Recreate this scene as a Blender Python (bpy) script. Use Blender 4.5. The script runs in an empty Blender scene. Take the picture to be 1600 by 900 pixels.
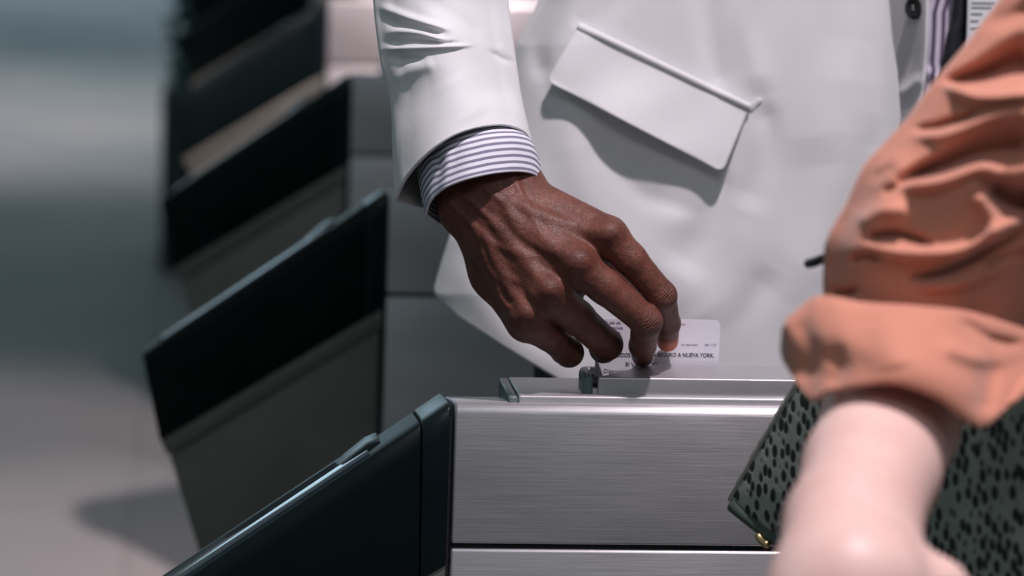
import bpy, bmesh, math, random
import numpy as np
from mathutils import Vector, Matrix
random.seed(4)
rng = np.random.default_rng(5)
S = bpy.context.scene
col = S.collection

# ------------------------------------------------------------------ camera
F = 5200.0
R = np.array([[0.99584312, -0.01620656, 0.08963165],
              [-0.08509461, 0.18543847, 0.9789645],
              [0.03248681, 0.98252222, -0.18328853]])      # columns: right, up, forward
C = np.array([-0.16359824, -2.20123104, 1.49326268])
cd = bpy.data.cameras.new('camera'); cam = bpy.data.objects.new('camera', cd); col.objects.link(cam)
cd.sensor_width = 36; cd.lens = F * 36 / 1600; cd.clip_start = .05; cd.clip_end = 200
m = Matrix.Identity(4)
for i in range(3):
    m[i][0] = R[i][0]; m[i][1] = R[i][1]; m[i][2] = -R[i][2]; m[i][3] = C[i]
cam.matrix_world = m
cd.dof.use_dof = True; cd.dof.focus_distance = 2.245; cd.dof.aperture_fstop = 6.0
S.camera = cam

# ------------------------------------------------------------------ light
S.view_settings.view_transform = 'Standard'; S.view_settings.look = 'None'
S.view_settings.gamma = 1; S.view_settings.use_curve_mapping = False
S.view_settings.exposure = 0.0
w = bpy.data.worlds.new('world'); S.world = w; w.use_nodes = True
wn = w.node_tree.nodes; wn['Background'].inputs[0].default_value = (.62, .80, .84, 1); wn['Background'].inputs[1].default_value = .20


def lamp(name, kind, loc, aim, power, color, size=.1, spot=None, blend=.5, size_y=None):
    l = bpy.data.lights.new(name, kind); l.energy = power; l.color = color
    if kind == 'SPOT':
        l.spot_size = math.radians(spot); l.spot_blend = blend; l.shadow_soft_size = size
    else:
        l.size = size
        if size_y: l.shape = 'RECTANGLE'; l.size_y = size_y
    o = bpy.data.objects.new(name, l); col.objects.link(o); o.location = loc
    o.rotation_euler = (Vector(aim) - Vector(loc)).to_track_quat('-Z', 'Y').to_euler()
    return o


PINK = (1, .88, .94)
lamp('ceiling_spot', 'SPOT', (.42, -.80, 3.3), (.31, -.20, 1.0), 238, PINK, .05, 41, .3)
lamp('ceiling_spot', 'SPOT', (.55, 2.3, 3.3), (.15, 2.9, 1.0), 90, PINK, .08, 30, .5)
lamp('ceiling_spot', 'SPOT', (.20, .90, 2.9), (-.42, 3.45, 0), 470, (1, .80, .80), .05, 27, .6)
lamp('ceiling_spot', 'SPOT', (-.9, 8.3, 3.3), (-.8, 8.7, 0), 300, (1, .95, .97), .1, 66, 1)
lamp('front_fill_light', 'AREA', (.25, -2.8, 3.2), (.2, 0, .9), 12, (.95, .93, 1), 1.4, size_y=.4)  # unseen area light added behind the camera for steel highlights and fill
lamp('blue_rim_light', 'AREA', (-.5, 14, 1.9), (-.5, 0, 1.6), 80, (.56, .80, .96), 5, size_y=3)  # unseen area light added beyond the row for blue reflections on the black ends


# ------------------------------------------------------------------ helpers
def at(px, py, y=0.0):
    d = R @ np.array([px - 800, 450 - py, F]); t = (y - C[1]) / d[1]
    return C + d * t


def at_arr(px, py, y):
    px = np.asarray(px, float); py = np.asarray(py, float); y = np.broadcast_to(np.asarray(y, float), px.shape)
    d = np.stack([px - 800, 450 - py, np.full(px.shape, F)], -1) @ R.T
    return C + d * ((y - C[1]) / d[..., 1])[..., None]


def proj(P):
    c = (np.asarray(P) - C) @ R
    return 800 + F * c[..., 0] / c[..., 2], 450 - F * c[..., 1] / c[..., 2]


def tag(o, label=None, cat=None, group=None, kind=None):
    if label: o['label'] = label
    if cat: o['category'] = cat
    if group: o['group'] = group
    if kind: o['kind'] = kind
    return o


def empty(name, loc=(0, 0, 0)):
    o = bpy.data.objects.new(name, None); col.objects.link(o); o.location = loc; o.empty_display_size = .05
    return o


def mesh(name, verts, faces, mat=None, parent=None, smooth=True):
    me = bpy.data.meshes.new(name)
    me.from_pydata([tuple(map(float, v)) for v in verts], [], [tuple(int(i) for i in f) for f in faces])
    me.validate()
    if smooth: me.polygons.foreach_set('use_smooth', [True] * len(me.polygons))
    if mat: me.materials.append(mat)
    o = bpy.data.objects.new(name, me); col.objects.link(o)
    if parent: o.parent = parent
    return o


def bevel(o, wd, seg=3, ang=30):
    b = o.modifiers.new('bevel', 'BEVEL'); b.width = wd; b.segments = seg; b.limit_method = 'ANGLE'; b.angle_limit = math.radians(ang)
    b.harden_normals = False
    return o


def auto(o, ang=35):
    me = o.data
    bm = bmesh.new(); bm.from_mesh(me)
    for e in bm.edges:
        if len(e.link_faces) == 2 and e.calc_face_angle(0) > math.radians(ang): e.smooth = False
    for f in bm.faces: f.smooth = True
    bm.to_mesh(me); bm.free()
    return o


def box(name, a, b, mat, parent=None, bev=0, seg=2):
    x0, y0, z0 = a; x1, y1, z1 = b
    v = [(x0, y0, z0), (x1, y0, z0), (x1, y1, z0), (x0, y1, z0), (x0, y0, z1), (x1, y0, z1), (x1, y1, z1), (x0, y1, z1)]
    f = [(3, 2, 1, 0), (4, 5, 6, 7), (0, 1, 5, 4), (1, 2, 6, 5), (2, 3, 7, 6), (3, 0, 4, 7)]
    o = mesh(name, v, f, mat, parent, smooth=bev > 0)
    if bev: bevel(o, bev, seg)
    return o


def prism(name, poly, y0, y1, mat, parent=None, bev=0, seg=2, far=None):
    """poly of (x, z), extruded in y; far: optional other polygon at y1"""
    far = far or poly
    n = len(poly)
    v = [(x, y0, z) for x, z in poly] + [(x, y1, z) for x, z in far]
    f = [tuple(range(n)), tuple(range(2 * n - 1, n - 1, -1))]
    for i in range(n):
        j = (i + 1) % n
        f.append((i, i + n, j + n, j))
    o = mesh(name, v, f, mat, parent, smooth=bev > 0)
    fixn(o)
    if bev: bevel(o, bev, seg)
    return o


def prism_x(name, poly, x0, x1, mat, parent=None, bev=0, seg=2):
    n = len(poly)
    v = [(x0, y, z) for y, z in poly] + [(x1, y, z) for y, z in poly]
    f = [tuple(range(n)), tuple(range(2 * n - 1, n - 1, -1))]
    for i in range(n):
        j = (i + 1) % n
        f.append((i, i + n, j + n, j))
    o = mesh(name, v, f, mat, parent, smooth=bev > 0)
    fixn(o)
    if name == 'side_panel':      # u runs up the panel so the brushed highlight stretches upwards
        l = o.data.uv_layers.new(name='UVMap')
        for lp in o.data.loops:
            c = o.data.vertices[lp.vertex_index].co; l.data[lp.index].uv = (c.z + c.y, c.x)
    if bev: bevel(o, bev, seg)
    return o


def fixn(o):
    bm = bmesh.new(); bm.from_mesh(o.data); bmesh.ops.recalc_face_normals(bm, faces=bm.faces); bm.to_mesh(o.data); bm.free()


def catmull(pts, n):
    """resample control points (k, d) to n smooth points"""
    P = np.asarray(pts, float); k = len(P)
    if k == 2:
        t = np.linspace(0, 1, n)[:, None]; return P[0] * (1 - t) + P[1] * t
    seg = np.r_[0, np.cumsum(np.linalg.norm(np.diff(P[:, :2], axis=0), axis=1) + 1e-9)]
    E = np.vstack([2 * P[0] - P[1], P, 2 * P[-1] - P[-2]])
    u = np.interp(np.linspace(0, seg[-1], n), seg, np.arange(k))
    i = np.clip(u.astype(int), 0, k - 2); t = (u - i)[:, None]
    p0, p1, p2, p3 = E[i], E[i + 1], E[i + 2], E[i + 3]
    return .5 * ((2 * p1) + (-p0 + p2) * t + (2 * p0 - 5 * p1 + 4 * p2 - p3) * t ** 2 + (-p0 + 3 * p1 - 3 * p2 + p3) * t ** 3)


def polydist(px, py, pts):
    """distance to a polyline and parameter 0..1 along it"""
    pts = np.asarray(pts, float)
    best = np.full(px.shape, 1e9); par = np.zeros(px.shape)
    L = np.r_[0, np.cumsum(np.linalg.norm(np.diff(pts, axis=0), axis=1))]
    for i in range(len(pts) - 1):
        a, b = pts[i], pts[i + 1]; d = b - a
        t = np.clip(((px - a[0]) * d[0] + (py - a[1]) * d[1]) / (d @ d), 0, 1)
        q = np.hypot(px - a[0] - t * d[0], py - a[1] - t * d[1])
        mk = q < best
        best = np.where(mk, q, best); par = np.where(mk, (L[i] + t * (L[i + 1] - L[i])) / L[-1], par)
    return best, par


def relief(px, py, strokes):
    """sum of soft ridges / valleys of cloth, metres (negative = towards viewer side)"""
    y = np.zeros(px.shape)
    for pts, wd, amp in strokes:
        w0, w1 = wd if isinstance(wd, tuple) else (wd, wd)
        d, t = polydist(px, py, catmull(pts, 16) if len(pts) > 2 else pts)
        ww = w0 + (w1 - w0) * t
        y += amp * np.exp(-(d / ww) ** 2) * np.clip(np.minimum(t * 5 + .25, (1 - t) * 5 + .25), 0, 1)
    return y


def grid_faces(nr, nc, wrap=False, off=0):
    f = []
    for i in range(nr - 1):
        for j in range(nc if wrap else nc - 1):
            a = i * nc + j; b = i * nc + (j + 1) % nc
            f.append((a + off, b + off, b + nc + off, a + nc + off))
    return f


def add_uv(o, uv):
    l = o.data.uv_layers.new(name='UVMap')
    idx = np.empty(len(o.data.loops), int); o.data.loops.foreach_get('vertex_index', idx)
    l.data.foreach_set('uv', np.asarray(uv)[idx].ravel())


def fattr(o, name, val):
    a = o.data.attributes.new(name, 'FLOAT', 'POINT'); a.data.foreach_set('value', np.asarray(val, np.float32))


# ------------------------------------------------------------------ signed distance bodies
def cap(P, a, b, ra, rb):
    a = np.asarray(a, np.float32); b = np.asarray(b, np.float32); d = b - a
    q = P - a
    t = np.clip(q @ d / max(float(d @ d), 1e-12), 0, 1)
    return np.linalg.norm(q - t[:, None] * d, axis=1) - (ra + (rb - ra) * t)


def smin(a, b, k):
    h = np.clip(.5 + .5 * (b - a) / k, 0, 1)
    return b + (a - b) * h - k * h * (1 - h)


def nets(f, lo, hi, h, B=8):
    lo = np.asarray(lo, float); nb = np.ceil((np.asarray(hi) - lo) / (h * B)).astype(int)
    n = nb * B + 1
    G = np.empty(tuple(n), np.float32)
    bi = np.stack(np.meshgrid(*[np.arange(k) for k in nb], indexing='ij'), -1).reshape(-1, 3)
    cen = lo + (bi + .5) * B * h
    dc = f(cen.astype(np.float32))
    loc = np.stack(np.meshgrid(*[np.arange(B + 1)] * 3, indexing='ij'), -1).reshape(-1, 3)
    for (i, j, k), d in zip(bi, dc):
        if abs(d) > B * h * .9 + .004: G[i * B:i * B + B + 1, j * B:j * B + B + 1, k * B:k * B + B + 1] = np.sign(d)
    act = np.where(np.abs(dc) <= B * h * .9 + .004)[0]
    for c0 in range(0, len(act), 400):
        ids = act[c0:c0 + 400]
        pts = (bi[ids][:, None, :] * B + loc[None]).reshape(-1, 3)
        v = f((lo + pts * h).astype(np.float32))
        G[pts[:, 0], pts[:, 1], pts[:, 2]] = v
    s = G < 0
    c = [s[a:n[0] - 1 + a, b:n[1] - 1 + b, d:n[2] - 1 + d] for a in (0, 1) for b in (0, 1) for d in (0, 1)]
    tot = sum(x.astype(np.int8) for x in c)
    mix = (tot > 0) & (tot < 8)
    cells = np.argwhere(mix)
    idx = np.full(mix.shape, -1, int); idx[mix] = np.arange(len(cells))
    acc = np.zeros((len(cells), 3)); cnt = np.zeros(len(cells))
    for ax in range(3):
        o1, o2 = [k for k in range(3) if k != ax]
        for u in (0, 1):
            for v in (0, 1):
                A = cells.copy(); A[:, o1] += u; A[:, o2] += v
                Bc = A.copy(); Bc[:, ax] += 1
                fa = G[A[:, 0], A[:, 1], A[:, 2]]; fb = G[Bc[:, 0], Bc[:, 1], Bc[:, 2]]
                cr = (fa < 0) != (fb < 0)
                t = np.where(cr, fa / np.where(cr, fa - fb, 1), 0)
                p = A.astype(float); p[:, ax] += t
                acc[cr] += p[cr]; cnt[cr] += 1
    V = lo + acc / cnt[:, None] * h
    faces = []
    for ax in range(3):
        o1, o2 = [(1, 2), (2, 0), (0, 1)][ax]
        sl0 = [slice(None)] * 3; sl1 = [slice(None)] * 3
        sl0[ax] = slice(0, n[ax] - 1); sl1[ax] = slice(1, n[ax])
        e = s[tuple(sl0)] != s[tuple(sl1)]
        E = np.argwhere(e)
        E = E[(E[:, o1] > 0) & (E[:, o2] > 0) & (E[:, o1] < n[o1] - 1) & (E[:, o2] < n[o2] - 1)]
        sg = s[E[:, 0], E[:, 1], E[:, 2]]
        def cell(d1, d2):
            Q = E.copy(); Q[:, o1] -= d1; Q[:, o2] -= d2
            return idx[Q[:, 0], Q[:, 1], Q[:, 2]]
        q = np.stack([cell(1, 1), cell(0, 1), cell(0, 0), cell(1, 0)], 1)
        q[~sg] = q[~sg][:, ::-1]
        faces.append(q)
    Fc = np.vstack(faces)
    Fc = Fc[(Fc >= 0).all(1)]
    return V, Fc


def laplace(V, Fc, it=2, lam=.5):
    e = np.vstack([Fc[:, [0, 1]], Fc[:, [1, 2]], Fc[:, [2, 3]], Fc[:, [3, 0]]])
    for _ in range(it):
        acc = np.zeros_like(V); cnt = np.zeros(len(V))
        for k in range(3):
            acc[:, k] = np.bincount(e[:, 0], V[e[:, 1], k], len(V)) + np.bincount(e[:, 1], V[e[:, 0], k], len(V))
        cnt = np.bincount(e[:, 0], minlength=len(V)) + np.bincount(e[:, 1], minlength=len(V))
        V = V + lam * (acc / cnt[:, None] - V)
    return V


# ------------------------------------------------------------------ materials
class NT:
    def __init__(s, name, rough=.5, metal=0, color=(.5, .5, .5), spec=.5):
        s.m = bpy.data.materials.new(name); s.m.use_nodes = True; s.t = s.m.node_tree; s.b = s.t.nodes['Principled BSDF']
        s.b.inputs['Base Color'].default_value = (*color, 1); s.b.inputs['Roughness'].default_value = rough
        s.b.inputs['Metallic'].default_value = metal; s.b.inputs['Specular IOR Level'].default_value = spec
        s.tc = None; s.color = color
    def n(s, t, **k):
        x = s.t.nodes.new(t)
        for a, v in k.items():
            if a.startswith('i_'): x.inputs[a[2:].replace('_', ' ')].default_value = v
            else: setattr(x, a, v)
        return x
    def l(s, a, b): s.t.links.new(a, b)
    def obj(s, scale=(1, 1, 1), out='Object', rot=(0, 0, 0)):
        if not s.tc: s.tc = s.n('ShaderNodeTexCoord')
        mp = s.n('ShaderNodeMapping'); mp.inputs['Scale'].default_value = scale; mp.inputs['Rotation'].default_value = rot
        s.l(s.tc.outputs[out], mp.inputs['Vector']); return mp.outputs[0]
    def noise(s, scale, detail=3, vec=None, rough=.5):
        x = s.n('ShaderNodeTexNoise'); x.inputs['Scale'].default_value = scale; x.inputs['Detail'].default_value = detail
        x.inputs['Roughness'].default_value = rough
        s.l(vec if vec else s.obj(), x.inputs['Vector']); return x.outputs['Fac']
    def ramp(s, f, stops):
        r = s.n('ShaderNodeValToRGB'); e = r.color_ramp.elements
        while len(e) < len(stops): e.new(.5)
        for q, (p, c) in zip(e, stops): q.position = p; q.color = (*c, 1)
        s.l(f, r.inputs[0]); return r.outputs[0]
    def mixc(s, f, a, b):
        x = s.n('ShaderNodeMix', data_type='RGBA')
        if hasattr(f, 'links'): s.l(f, x.inputs[0])
        else: x.inputs[0].default_value = f
        for v, i in ((a, 6), (b, 7)):
            if hasattr(v, 'links'): s.l(v, x.inputs[i])
            else: x.inputs[i].default_value = (*v, 1)
        return x.outputs[2]
    def math(s, op, a, b=0.0, c=None):
        x = s.n('ShaderNodeMath', operation=op)
        for i, v in enumerate((a, b) if c is None else (a, b, c)):
            if hasattr(v, 'links'): s.l(v, x.inputs[i])
            else: x.inputs[i].default_value = v
        return x.outputs[0]
    def col(s, c): s.l(c, s.b.inputs['Base Color'])
    def rough(s, c): s.l(c, s.b.inputs['Roughness'])
    def bump(s, h, strength=.3, dist=.001, prev=None):
        x = s.n('ShaderNodeBump'); x.inputs['Strength'].default_value = strength; x.inputs['Distance'].default_value = dist
        s.l(h, x.inputs['Height'])
        if prev: s.l(prev, x.inputs['Normal'])
        s.l(x.outputs[0], s.b.inputs['Normal']); return x.outputs[0]


def vary(name, color, rough=.5, metal=0, amt=.12, scale=8, spec=.5, bump=0, bscale=300):
    q = NT(name, rough, metal, color, spec)
    c2 = tuple(min(1, v * (1 + amt)) for v in color); c1 = tuple(v * (1 - amt) for v in color)
    q.col(q.ramp(q.noise(scale, 4), [(.3, c1), (.7, c2)]))
    if bump: q.bump(q.noise(bscale, 2), bump, .001)
    return q.m


# brushed stainless steel
q = NT('brushed_steel', .36, .92, (.60, .58, .60))
st = q.noise(1, 3, q.obj((14, 900, 900)), .7)
sc = q.noise(1, 2, q.obj((60, 60, 1500)), .6)
q.col(q.ramp(q.noise(5, 3, q.obj((1, 3, 3))), [(.3, (.50, .485, .50)), (.7, (.66, .635, .66))]))
mr = q.n('ShaderNodeMapRange'); mr.inputs['To Min'].default_value = .26; mr.inputs['To Max'].default_value = .46
q.l(st, mr.inputs['Value']); q.rough(mr.outputs[0])
q.b.inputs['Anisotropic'].default_value = .75
tg = q.n('ShaderNodeTangent', direction_type='UV_MAP'); q.l(tg.outputs[0], q.b.inputs['Tangent'])
q.bump(st, .22, .0004, q.bump(sc, .12, .0003)); STEEL = q.m
# satin steel of reader
SATIN = vary('satin_steel', (.55, .53, .55), .42, .65, .06, 20, bump=.05, bscale=900)
DSTEEL = vary('worn_steel', (.19, .19, .168), .5, .6, .10, 12, bump=.03, bscale=700)
BLACK = vary('black_moulded_plastic', (.002, .006, .007), .45, 0, .2, 20, .16, .06, 1400)
CAPB = vary('black_gloss_plastic', (.003, .008, .010), .32, 0, .2, 20, .3)
TEALP = vary('teal_grey_plastic', (.10, .145, .155), .35, 0, .1, 20, .5)
GLASS = vary('dark_display_glass', (.010, .018, .03), .08, 0, .1, 6, .8)
GAP = vary('gap_black', (.01, .01, .011), .8)
# cloth
def cloth(name, color, weave=1700, rough=.85, amt=.04, sheen=.3, bst=.25):
    q = NT(name, rough, 0, color, .25)
    c2 = tuple(min(1, v * (1 + amt)) for v in color); c1 = tuple(v * (1 - amt) for v in color)
    q.col(q.ramp(q.noise(18, 4), [(.3, c1), (.7, c2)]))
    a = q.noise(1, 1, q.obj((weave, weave, weave * .2))); b = q.noise(1, 1, q.obj((weave * .2, weave, weave)))
    q.bump(q.math('ADD', a, b), bst, .0004)
    q.b.inputs['Sheen Weight'].default_value = sheen; q.b.inputs['Sheen Roughness'].default_value = .5
    return q.m
LINEN = cloth('white_linen', (.74, .735, .75))
LINING = cloth('grey_lining', (.36, .33, .31), 1500, .6)
ORANGE = cloth('rust_orange_cotton', (.58, .24, .16), 1300, .75, .05, .35, .15)
# striped shirting
def stripes(name, out, axis, period, light=(.78, .78, .86), dark=(.22, .21, .30), frac=.45):
    q = NT(name, .8, 0, light, .25)
    tc = q.n('ShaderNodeTexCoord'); sp = q.n('ShaderNodeSeparateXYZ'); q.l(tc.outputs[out], sp.inputs[0])
    ph = q.math('FRACT', q.math('DIVIDE', sp.outputs[axis], period))
    tri = q.math('ABSOLUTE', q.math('SUBTRACT', ph, .5))
    f = q.n('ShaderNodeMapRange'); f.inputs['From Min'].default_value = frac * .5 - .05; f.inputs['From Max'].default_value = frac * .5 + .05
    q.l(tri, f.inputs['Value']); q.col(q.mixc(f.outputs[0], dark, light))
    q.bump(q.noise(1, 1, q.obj((1500, 1500, 1500))), .2, .0004)
    return q.m
STRIPE = stripes('striped_shirting', 'UV', 1, .0047)
STRIPEV = stripes('striped_shirting_front', 'UV', 0, .0085, (.60, .55, .66), (.10, .08, .13), .45)
# skin
q = NT('dark_brown_skin', .47, 0, (.12, .045, .032), .45)
pad = q.n('ShaderNodeAttribute', attribute_name='pad'); wr = q.n('ShaderNodeAttribute', attribute_name='wr'); ws = q.n('ShaderNodeAttribute', attribute_name='ws')
base = q.ramp(q.noise(45, 5), [(.3, (.108, .034, .023)), (.7, (.185, .062, .041))])
fine = q.ramp(q.noise(260, 3), [(.35, (.85, .85, .85)), (.65, (1.1, 1.1, 1.1))])
mx = q.n('ShaderNodeMix', data_type='RGBA', blend_type='MULTIPLY'); mx.inputs[0].default_value = 1; q.l(base, mx.inputs[6]); q.l(fine, mx.inputs[7])
q.col(q.mixc(pad.outputs['Fac'], mx.outputs[2], (.55, .16, .09)))  # paler fingertip pads, with their lit translucent orange painted into the colour
vo = q.n('ShaderNodeTexVoronoi', feature='DISTANCE_TO_EDGE'); vo.inputs['Scale'].default_value = 750; q.l(q.obj(), vo.inputs['Vector'])
b1 = q.bump(q.math('MINIMUM', vo.outputs['Distance'], .12), .5, .0016)
b2 = q.bump(q.noise(420, 4), .55, .0007, q.bump(q.noise(120, 3), .35, .0016, b1))
wv = q.math('SINE', q.math('MULTIPLY_ADD', ws.outputs['Fac'], 3600, q.math('MULTIPLY', q.noise(190, 3), 14)))
q.bump(q.math('MULTIPLY', wv, wr.outputs['Fac']), .55, .0005, b2)
q.b.inputs['Subsurface Weight'].default_value = .08; q.b.inputs['Subsurface Radius'].default_value = (.01, .004, .002); q.b.inputs['Subsurface Scale'].default_value = .3
SKIN = q.m
q = NT('fair_skin', .45, 0, (.72, .46, .40), .4)
q.col(q.ramp(q.noise(22, 4), [(.3, (.74, .48, .43)), (.7, (.80, .57, .52))]))
q.b.inputs['Subsurface Weight'].default_value = .15; q.b.inputs['Subsurface Radius'].default_value = (.012, .004, .002); q.b.inputs['Subsurface Scale'].default_value = .4
q.bump(q.noise(700, 3), .15, .0005)
FAIR = q.m

# ------------------------------------------------------------------ floor
q = NT('stone_tile', .7, 0, (.3, .3, .3), .06)
gp = q.n('ShaderNodeNewGeometry')
q.col(q.ramp(q.noise(.55, 4, gp.outputs['Position']), [(.32, (.215, .245, .25)), (.66, (.37, .34, .345))]))
TIL = [q.m] * 3
fl = box('floor', (-9, -6, -.06), (9, 22, -.006), vary('grout', (.20, .20, .20), .8)); tag(fl, kind='structure')
tm = None
for i in range(9):
    for j in range(20):
        if tm is None:
            t = box('floor_tile', (0, 0, -.0065), (.598, .598, 0), None, fl); tm = t
            meshes = []
            for k in range(3):
                mm = t.data.copy(); mm.materials.append(TIL[k]); meshes.append(mm)
        else:
            t = tm.copy(); col.objects.link(t)
        t.parent = fl; t.data = meshes[(i * 7 + j * 3 + (i * j) % 5) % 3]
        t.location = (-3.3 + i * .6, 2.4 + j * .6, 0)

# ------------------------------------------------------------------ turnstile cabinets
LEN = 1.30; DEP = .10; DROP = .0165
def end_cover(name, s0, s1, proud, mat, parent, sgn=1, ns=3, rnd=.011):
    """moulded cover: section lofted along the slope; top corner rounded towards the aisle"""
    V = []
    for s in np.linspace(s0, s1, ns):
        tx, tz = -.229 * s, 1 - .162 * s + proud
        bx, bz = -.2113 * s, .888 - .133 * s
        y0 = -proud
        def P(y, f, dz=0):     # f: 0 at the top, 1 at the bottom
            return (tx + (bx - tx) * f, y, tz + (bz - tz) * f + dz)
        V += [P(y0, 1), P(y0, .16)]
        for a in (15, 40, 65, 90):
            an = math.radians(a); V.append(P(y0 + rnd * .7 * (1 - math.cos(an)), .16 * (1 - math.sin(an)) ** 1.2))
        V += [P(.035, 0, -.0035), P(.07, 0, -.0085), P(DEP, 0, -.0135), P(DEP, 1)]
    n = len(V) // ns
    f = [tuple(range(n)), tuple(range(len(V) - 1, len(V) - n - 1, -1))]
    for i in range(ns - 1):
        for j in range(n):
            k = (j + 1) % n; f.append((i * n + j, i * n + k, (i + 1) * n + k, (i + 1) * n + j))
    o = mesh(name, V, f, mat, parent); fixn(o); bevel(o, .0012, 2, 50); return o


def make_gate():
    g = empty('turnstile_cabinet')
    arc = [(.0065 * (1 - math.cos(a)), .9935 + .0065 * math.sin(a)) for a in (math.radians(t) for t in (0, 18, 36, 54, 72, 87))]
    tp = [(0, .9022)] + arc + [(.03, .9968), (DEP, 1 - DROP), (DEP, .9022)]
    o = prism_x('side_panel', tp, .0015, LEN, STEEL, g, .0022, 3)
    prism_x('side_panel', [(0, .46), (0, .8986), (DEP, .8986), (DEP, .46)], .0015, LEN, STEEL, g, .002, 3)
    prism_x('side_panel', [(0, .10), (0, .4565), (DEP, .4565), (DEP, .10)], .0015, LEN, STEEL, g, .002, 3)
    prism_x('inner_frame', [(.004, .06), (.004, .99), (DEP - .004, .975), (DEP - .004, .06)], -.004, LEN + .004, GAP, g)
    prism_x('plinth', [(.012, 0), (.012, .099), (DEP - .012, .099), (DEP - .012, 0)], .01, LEN - .01, DSTEEL, g)
    end_cover('end_cap', 0.006, .0885, .0006, CAPB, g, ns=2)
    end_cover('end_cover', .0915, 1, 0, BLACK, g, ns=6)
    # steel strip below the cover, then the leaning end body
    prism('trim_strip', [(-.0015, .8875), (-.2108, .7548), (-.2037, .7405), (-.0015, .8680)], .001, DEP - .001, DSTEEL, g, .0012)
    prism('end_body', [(-.0015, .8675), (-.2020, .7400), (-.168, .630), (-.135, .50), (-.13, .10), (-.0015, .10)], .006, DEP - .006, DSTEEL, g, .002)
    prism('end_plinth', [(-.0015, .0995), (-.12, .0995), (-.12, 0), (-.0015, 0)], .015, DEP - .015, DSTEEL, g)
    # display glass sunk in the sloping cover, framed by a raised rim
    def sl(s, dz): return (-.229 * s, 1 - .162 * s + dz)
    a, b, c, d = sl(.24, 0), sl(.93, 0), sl(.93, -.004), sl(.24, -.004)
    yA, yB = .016, .088
    dz = lambda y: -y * .135
    n = [(.24, .0012), (.93, .0012), (.93, -.003), (.24, -.003)]
    prism('display_glass', [sl(s, q + dz(yA) + .0015) for s, q in n], yA, yB, GLASS, g, .0008, far=[sl(s, q + dz(yB) + .0015) for s, q in n])
    n = [(.20, -.002), (.205, .0035), (.24, .0055), (.30, .0035), (.36, 0), (.36, -.003)]
    prism('sensor_hump', [sl(s, q + dz(.045)) for s, q in n], .045, .09, CAPB, g, .001, far=[sl(s, q + dz(.09) + .001) for s, q in n])
    n = [(.20, -.002), (.20, .0028), (.95, .0028), (.95, -.002)]
    prism('display_rim', [sl(s, q + dz(.089)) for s, q in n], .089, .096, CAPB, g, .001, far=[sl(s, q + dz(.096)) for s, q in n])
    # right hand end cover, mirrored and plain
    prism('end_cover', [(LEN + .001, 1.0), (LEN + .23, .838), (LEN + .212, .755), (LEN + .001, .888)], 0, DEP, BLACK, g, .005, 3,
          far=[(LEN + .001, 1.0 - DROP), (LEN + .23, .838 - DROP), (LEN + .212, .755), (LEN + .001, .888)])
    prism('end_body', [(LEN + .001, .887), (LEN + .20, .75), (LEN + .135, .50), (LEN + .13, 0), (LEN + .001, 0)], .006, DEP - .006, DSTEEL, g, .002)
    # reader: flat plate with a raised slotted block on it
    p0 = at(811, 620, .012)
    prism_x('reader_plate', [(.012, .990), (.012, 1.0040), (.018, 1.0048), (.096, .999), (.096, .980)], p0[0], 1.05, SATIN, g, .0012, 2)
    prism_x('plate_end', [(.0125, .990), (.0125, 1.0032), (.096, .9985), (.096, .980)], p0[0] - .0068, p0[0] - .0006, TEALP, g, .0012, 2)
    bx = at(928, 600, .018)[0]; bz = 1.0165
    plan = [(at(935, 592, .0175)[0], .0175), (at(934, 592, .02)[0], .0205), (at(948, 590, .026)[0], .0265), (at(966, 585, .034)[0], .0360), (at(985, 578, .045)[0], .0470), (at(1004, 572, .055)[0], .0575), (at(1026, 568, .062)[0], .0635), (at(1050, 567, .064)[0], .0645), (1.0, .0645), (1.0, .0175)]
    nn = len(plan); vv = [(x, y, 1.0005) for x, y in plan] + [(x, y, bz) for x, y in plan]
    ff = [tuple(range(nn))[::-1], tuple(range(nn, 2 * nn))] + [(i, (i + 1) % nn, (i + 1) % nn + nn, i + nn) for i in range(nn)]
    blk = mesh('reader_block', vv, ff, SATIN, g); fixn(blk); bevel(blk, .0012, 3, 40)
    prism_x('block_back', [(.0790, .99), (.0790, bz - .006), (.094, bz - .008), (.094, .985)], bx + .001, 1.0, SATIN, g, .002, 2)
    prism_x('slot_floor', [(.0500, .99), (.0500, 1.0052), (.0788, 1.0052), (.0788, .988)], bx + .003, .995, GAP, g)
    prism_x('block_end', [(.019, 1.0), (.019, bz + .0005), (.045, bz + .0015), (.050, bz - .001), (.050, .9995)], bx - .0075, bx - .0002, TEALP, g, .0034, 4)
    return g


def copy_tree(o, parent=None):
    c = o.copy(); col.objects.link(c); c.parent = parent
    for ch in o.children: copy_tree(ch, c)
    return c


PITCH = .91765
gate = make_gate()
kids = len(gate.children)
for n in range(6):
    g = gate if n == 0 else copy_tree(gate)
    g.location = (0, n * PITCH, 0)
    tag(g, ['nearest brushed steel turnstile cabinet, card standing in its reader slot',
            'second turnstile cabinet from the front, its sloping black end just behind the white jacket sleeve',
            'third turnstile cabinet from the front, black end topping at the jacket sleeve edge',
            'fourth turnstile cabinet from the front, blurred with pinkish lit side',
            'fifth turnstile cabinet from the front, blurred dark sloping end near the top edge',
            'sixth and farthest turnstile cabinet, blurred dark end beside the foliage'][n], 'turnstile', 'row of turnstile cabinets')

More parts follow.
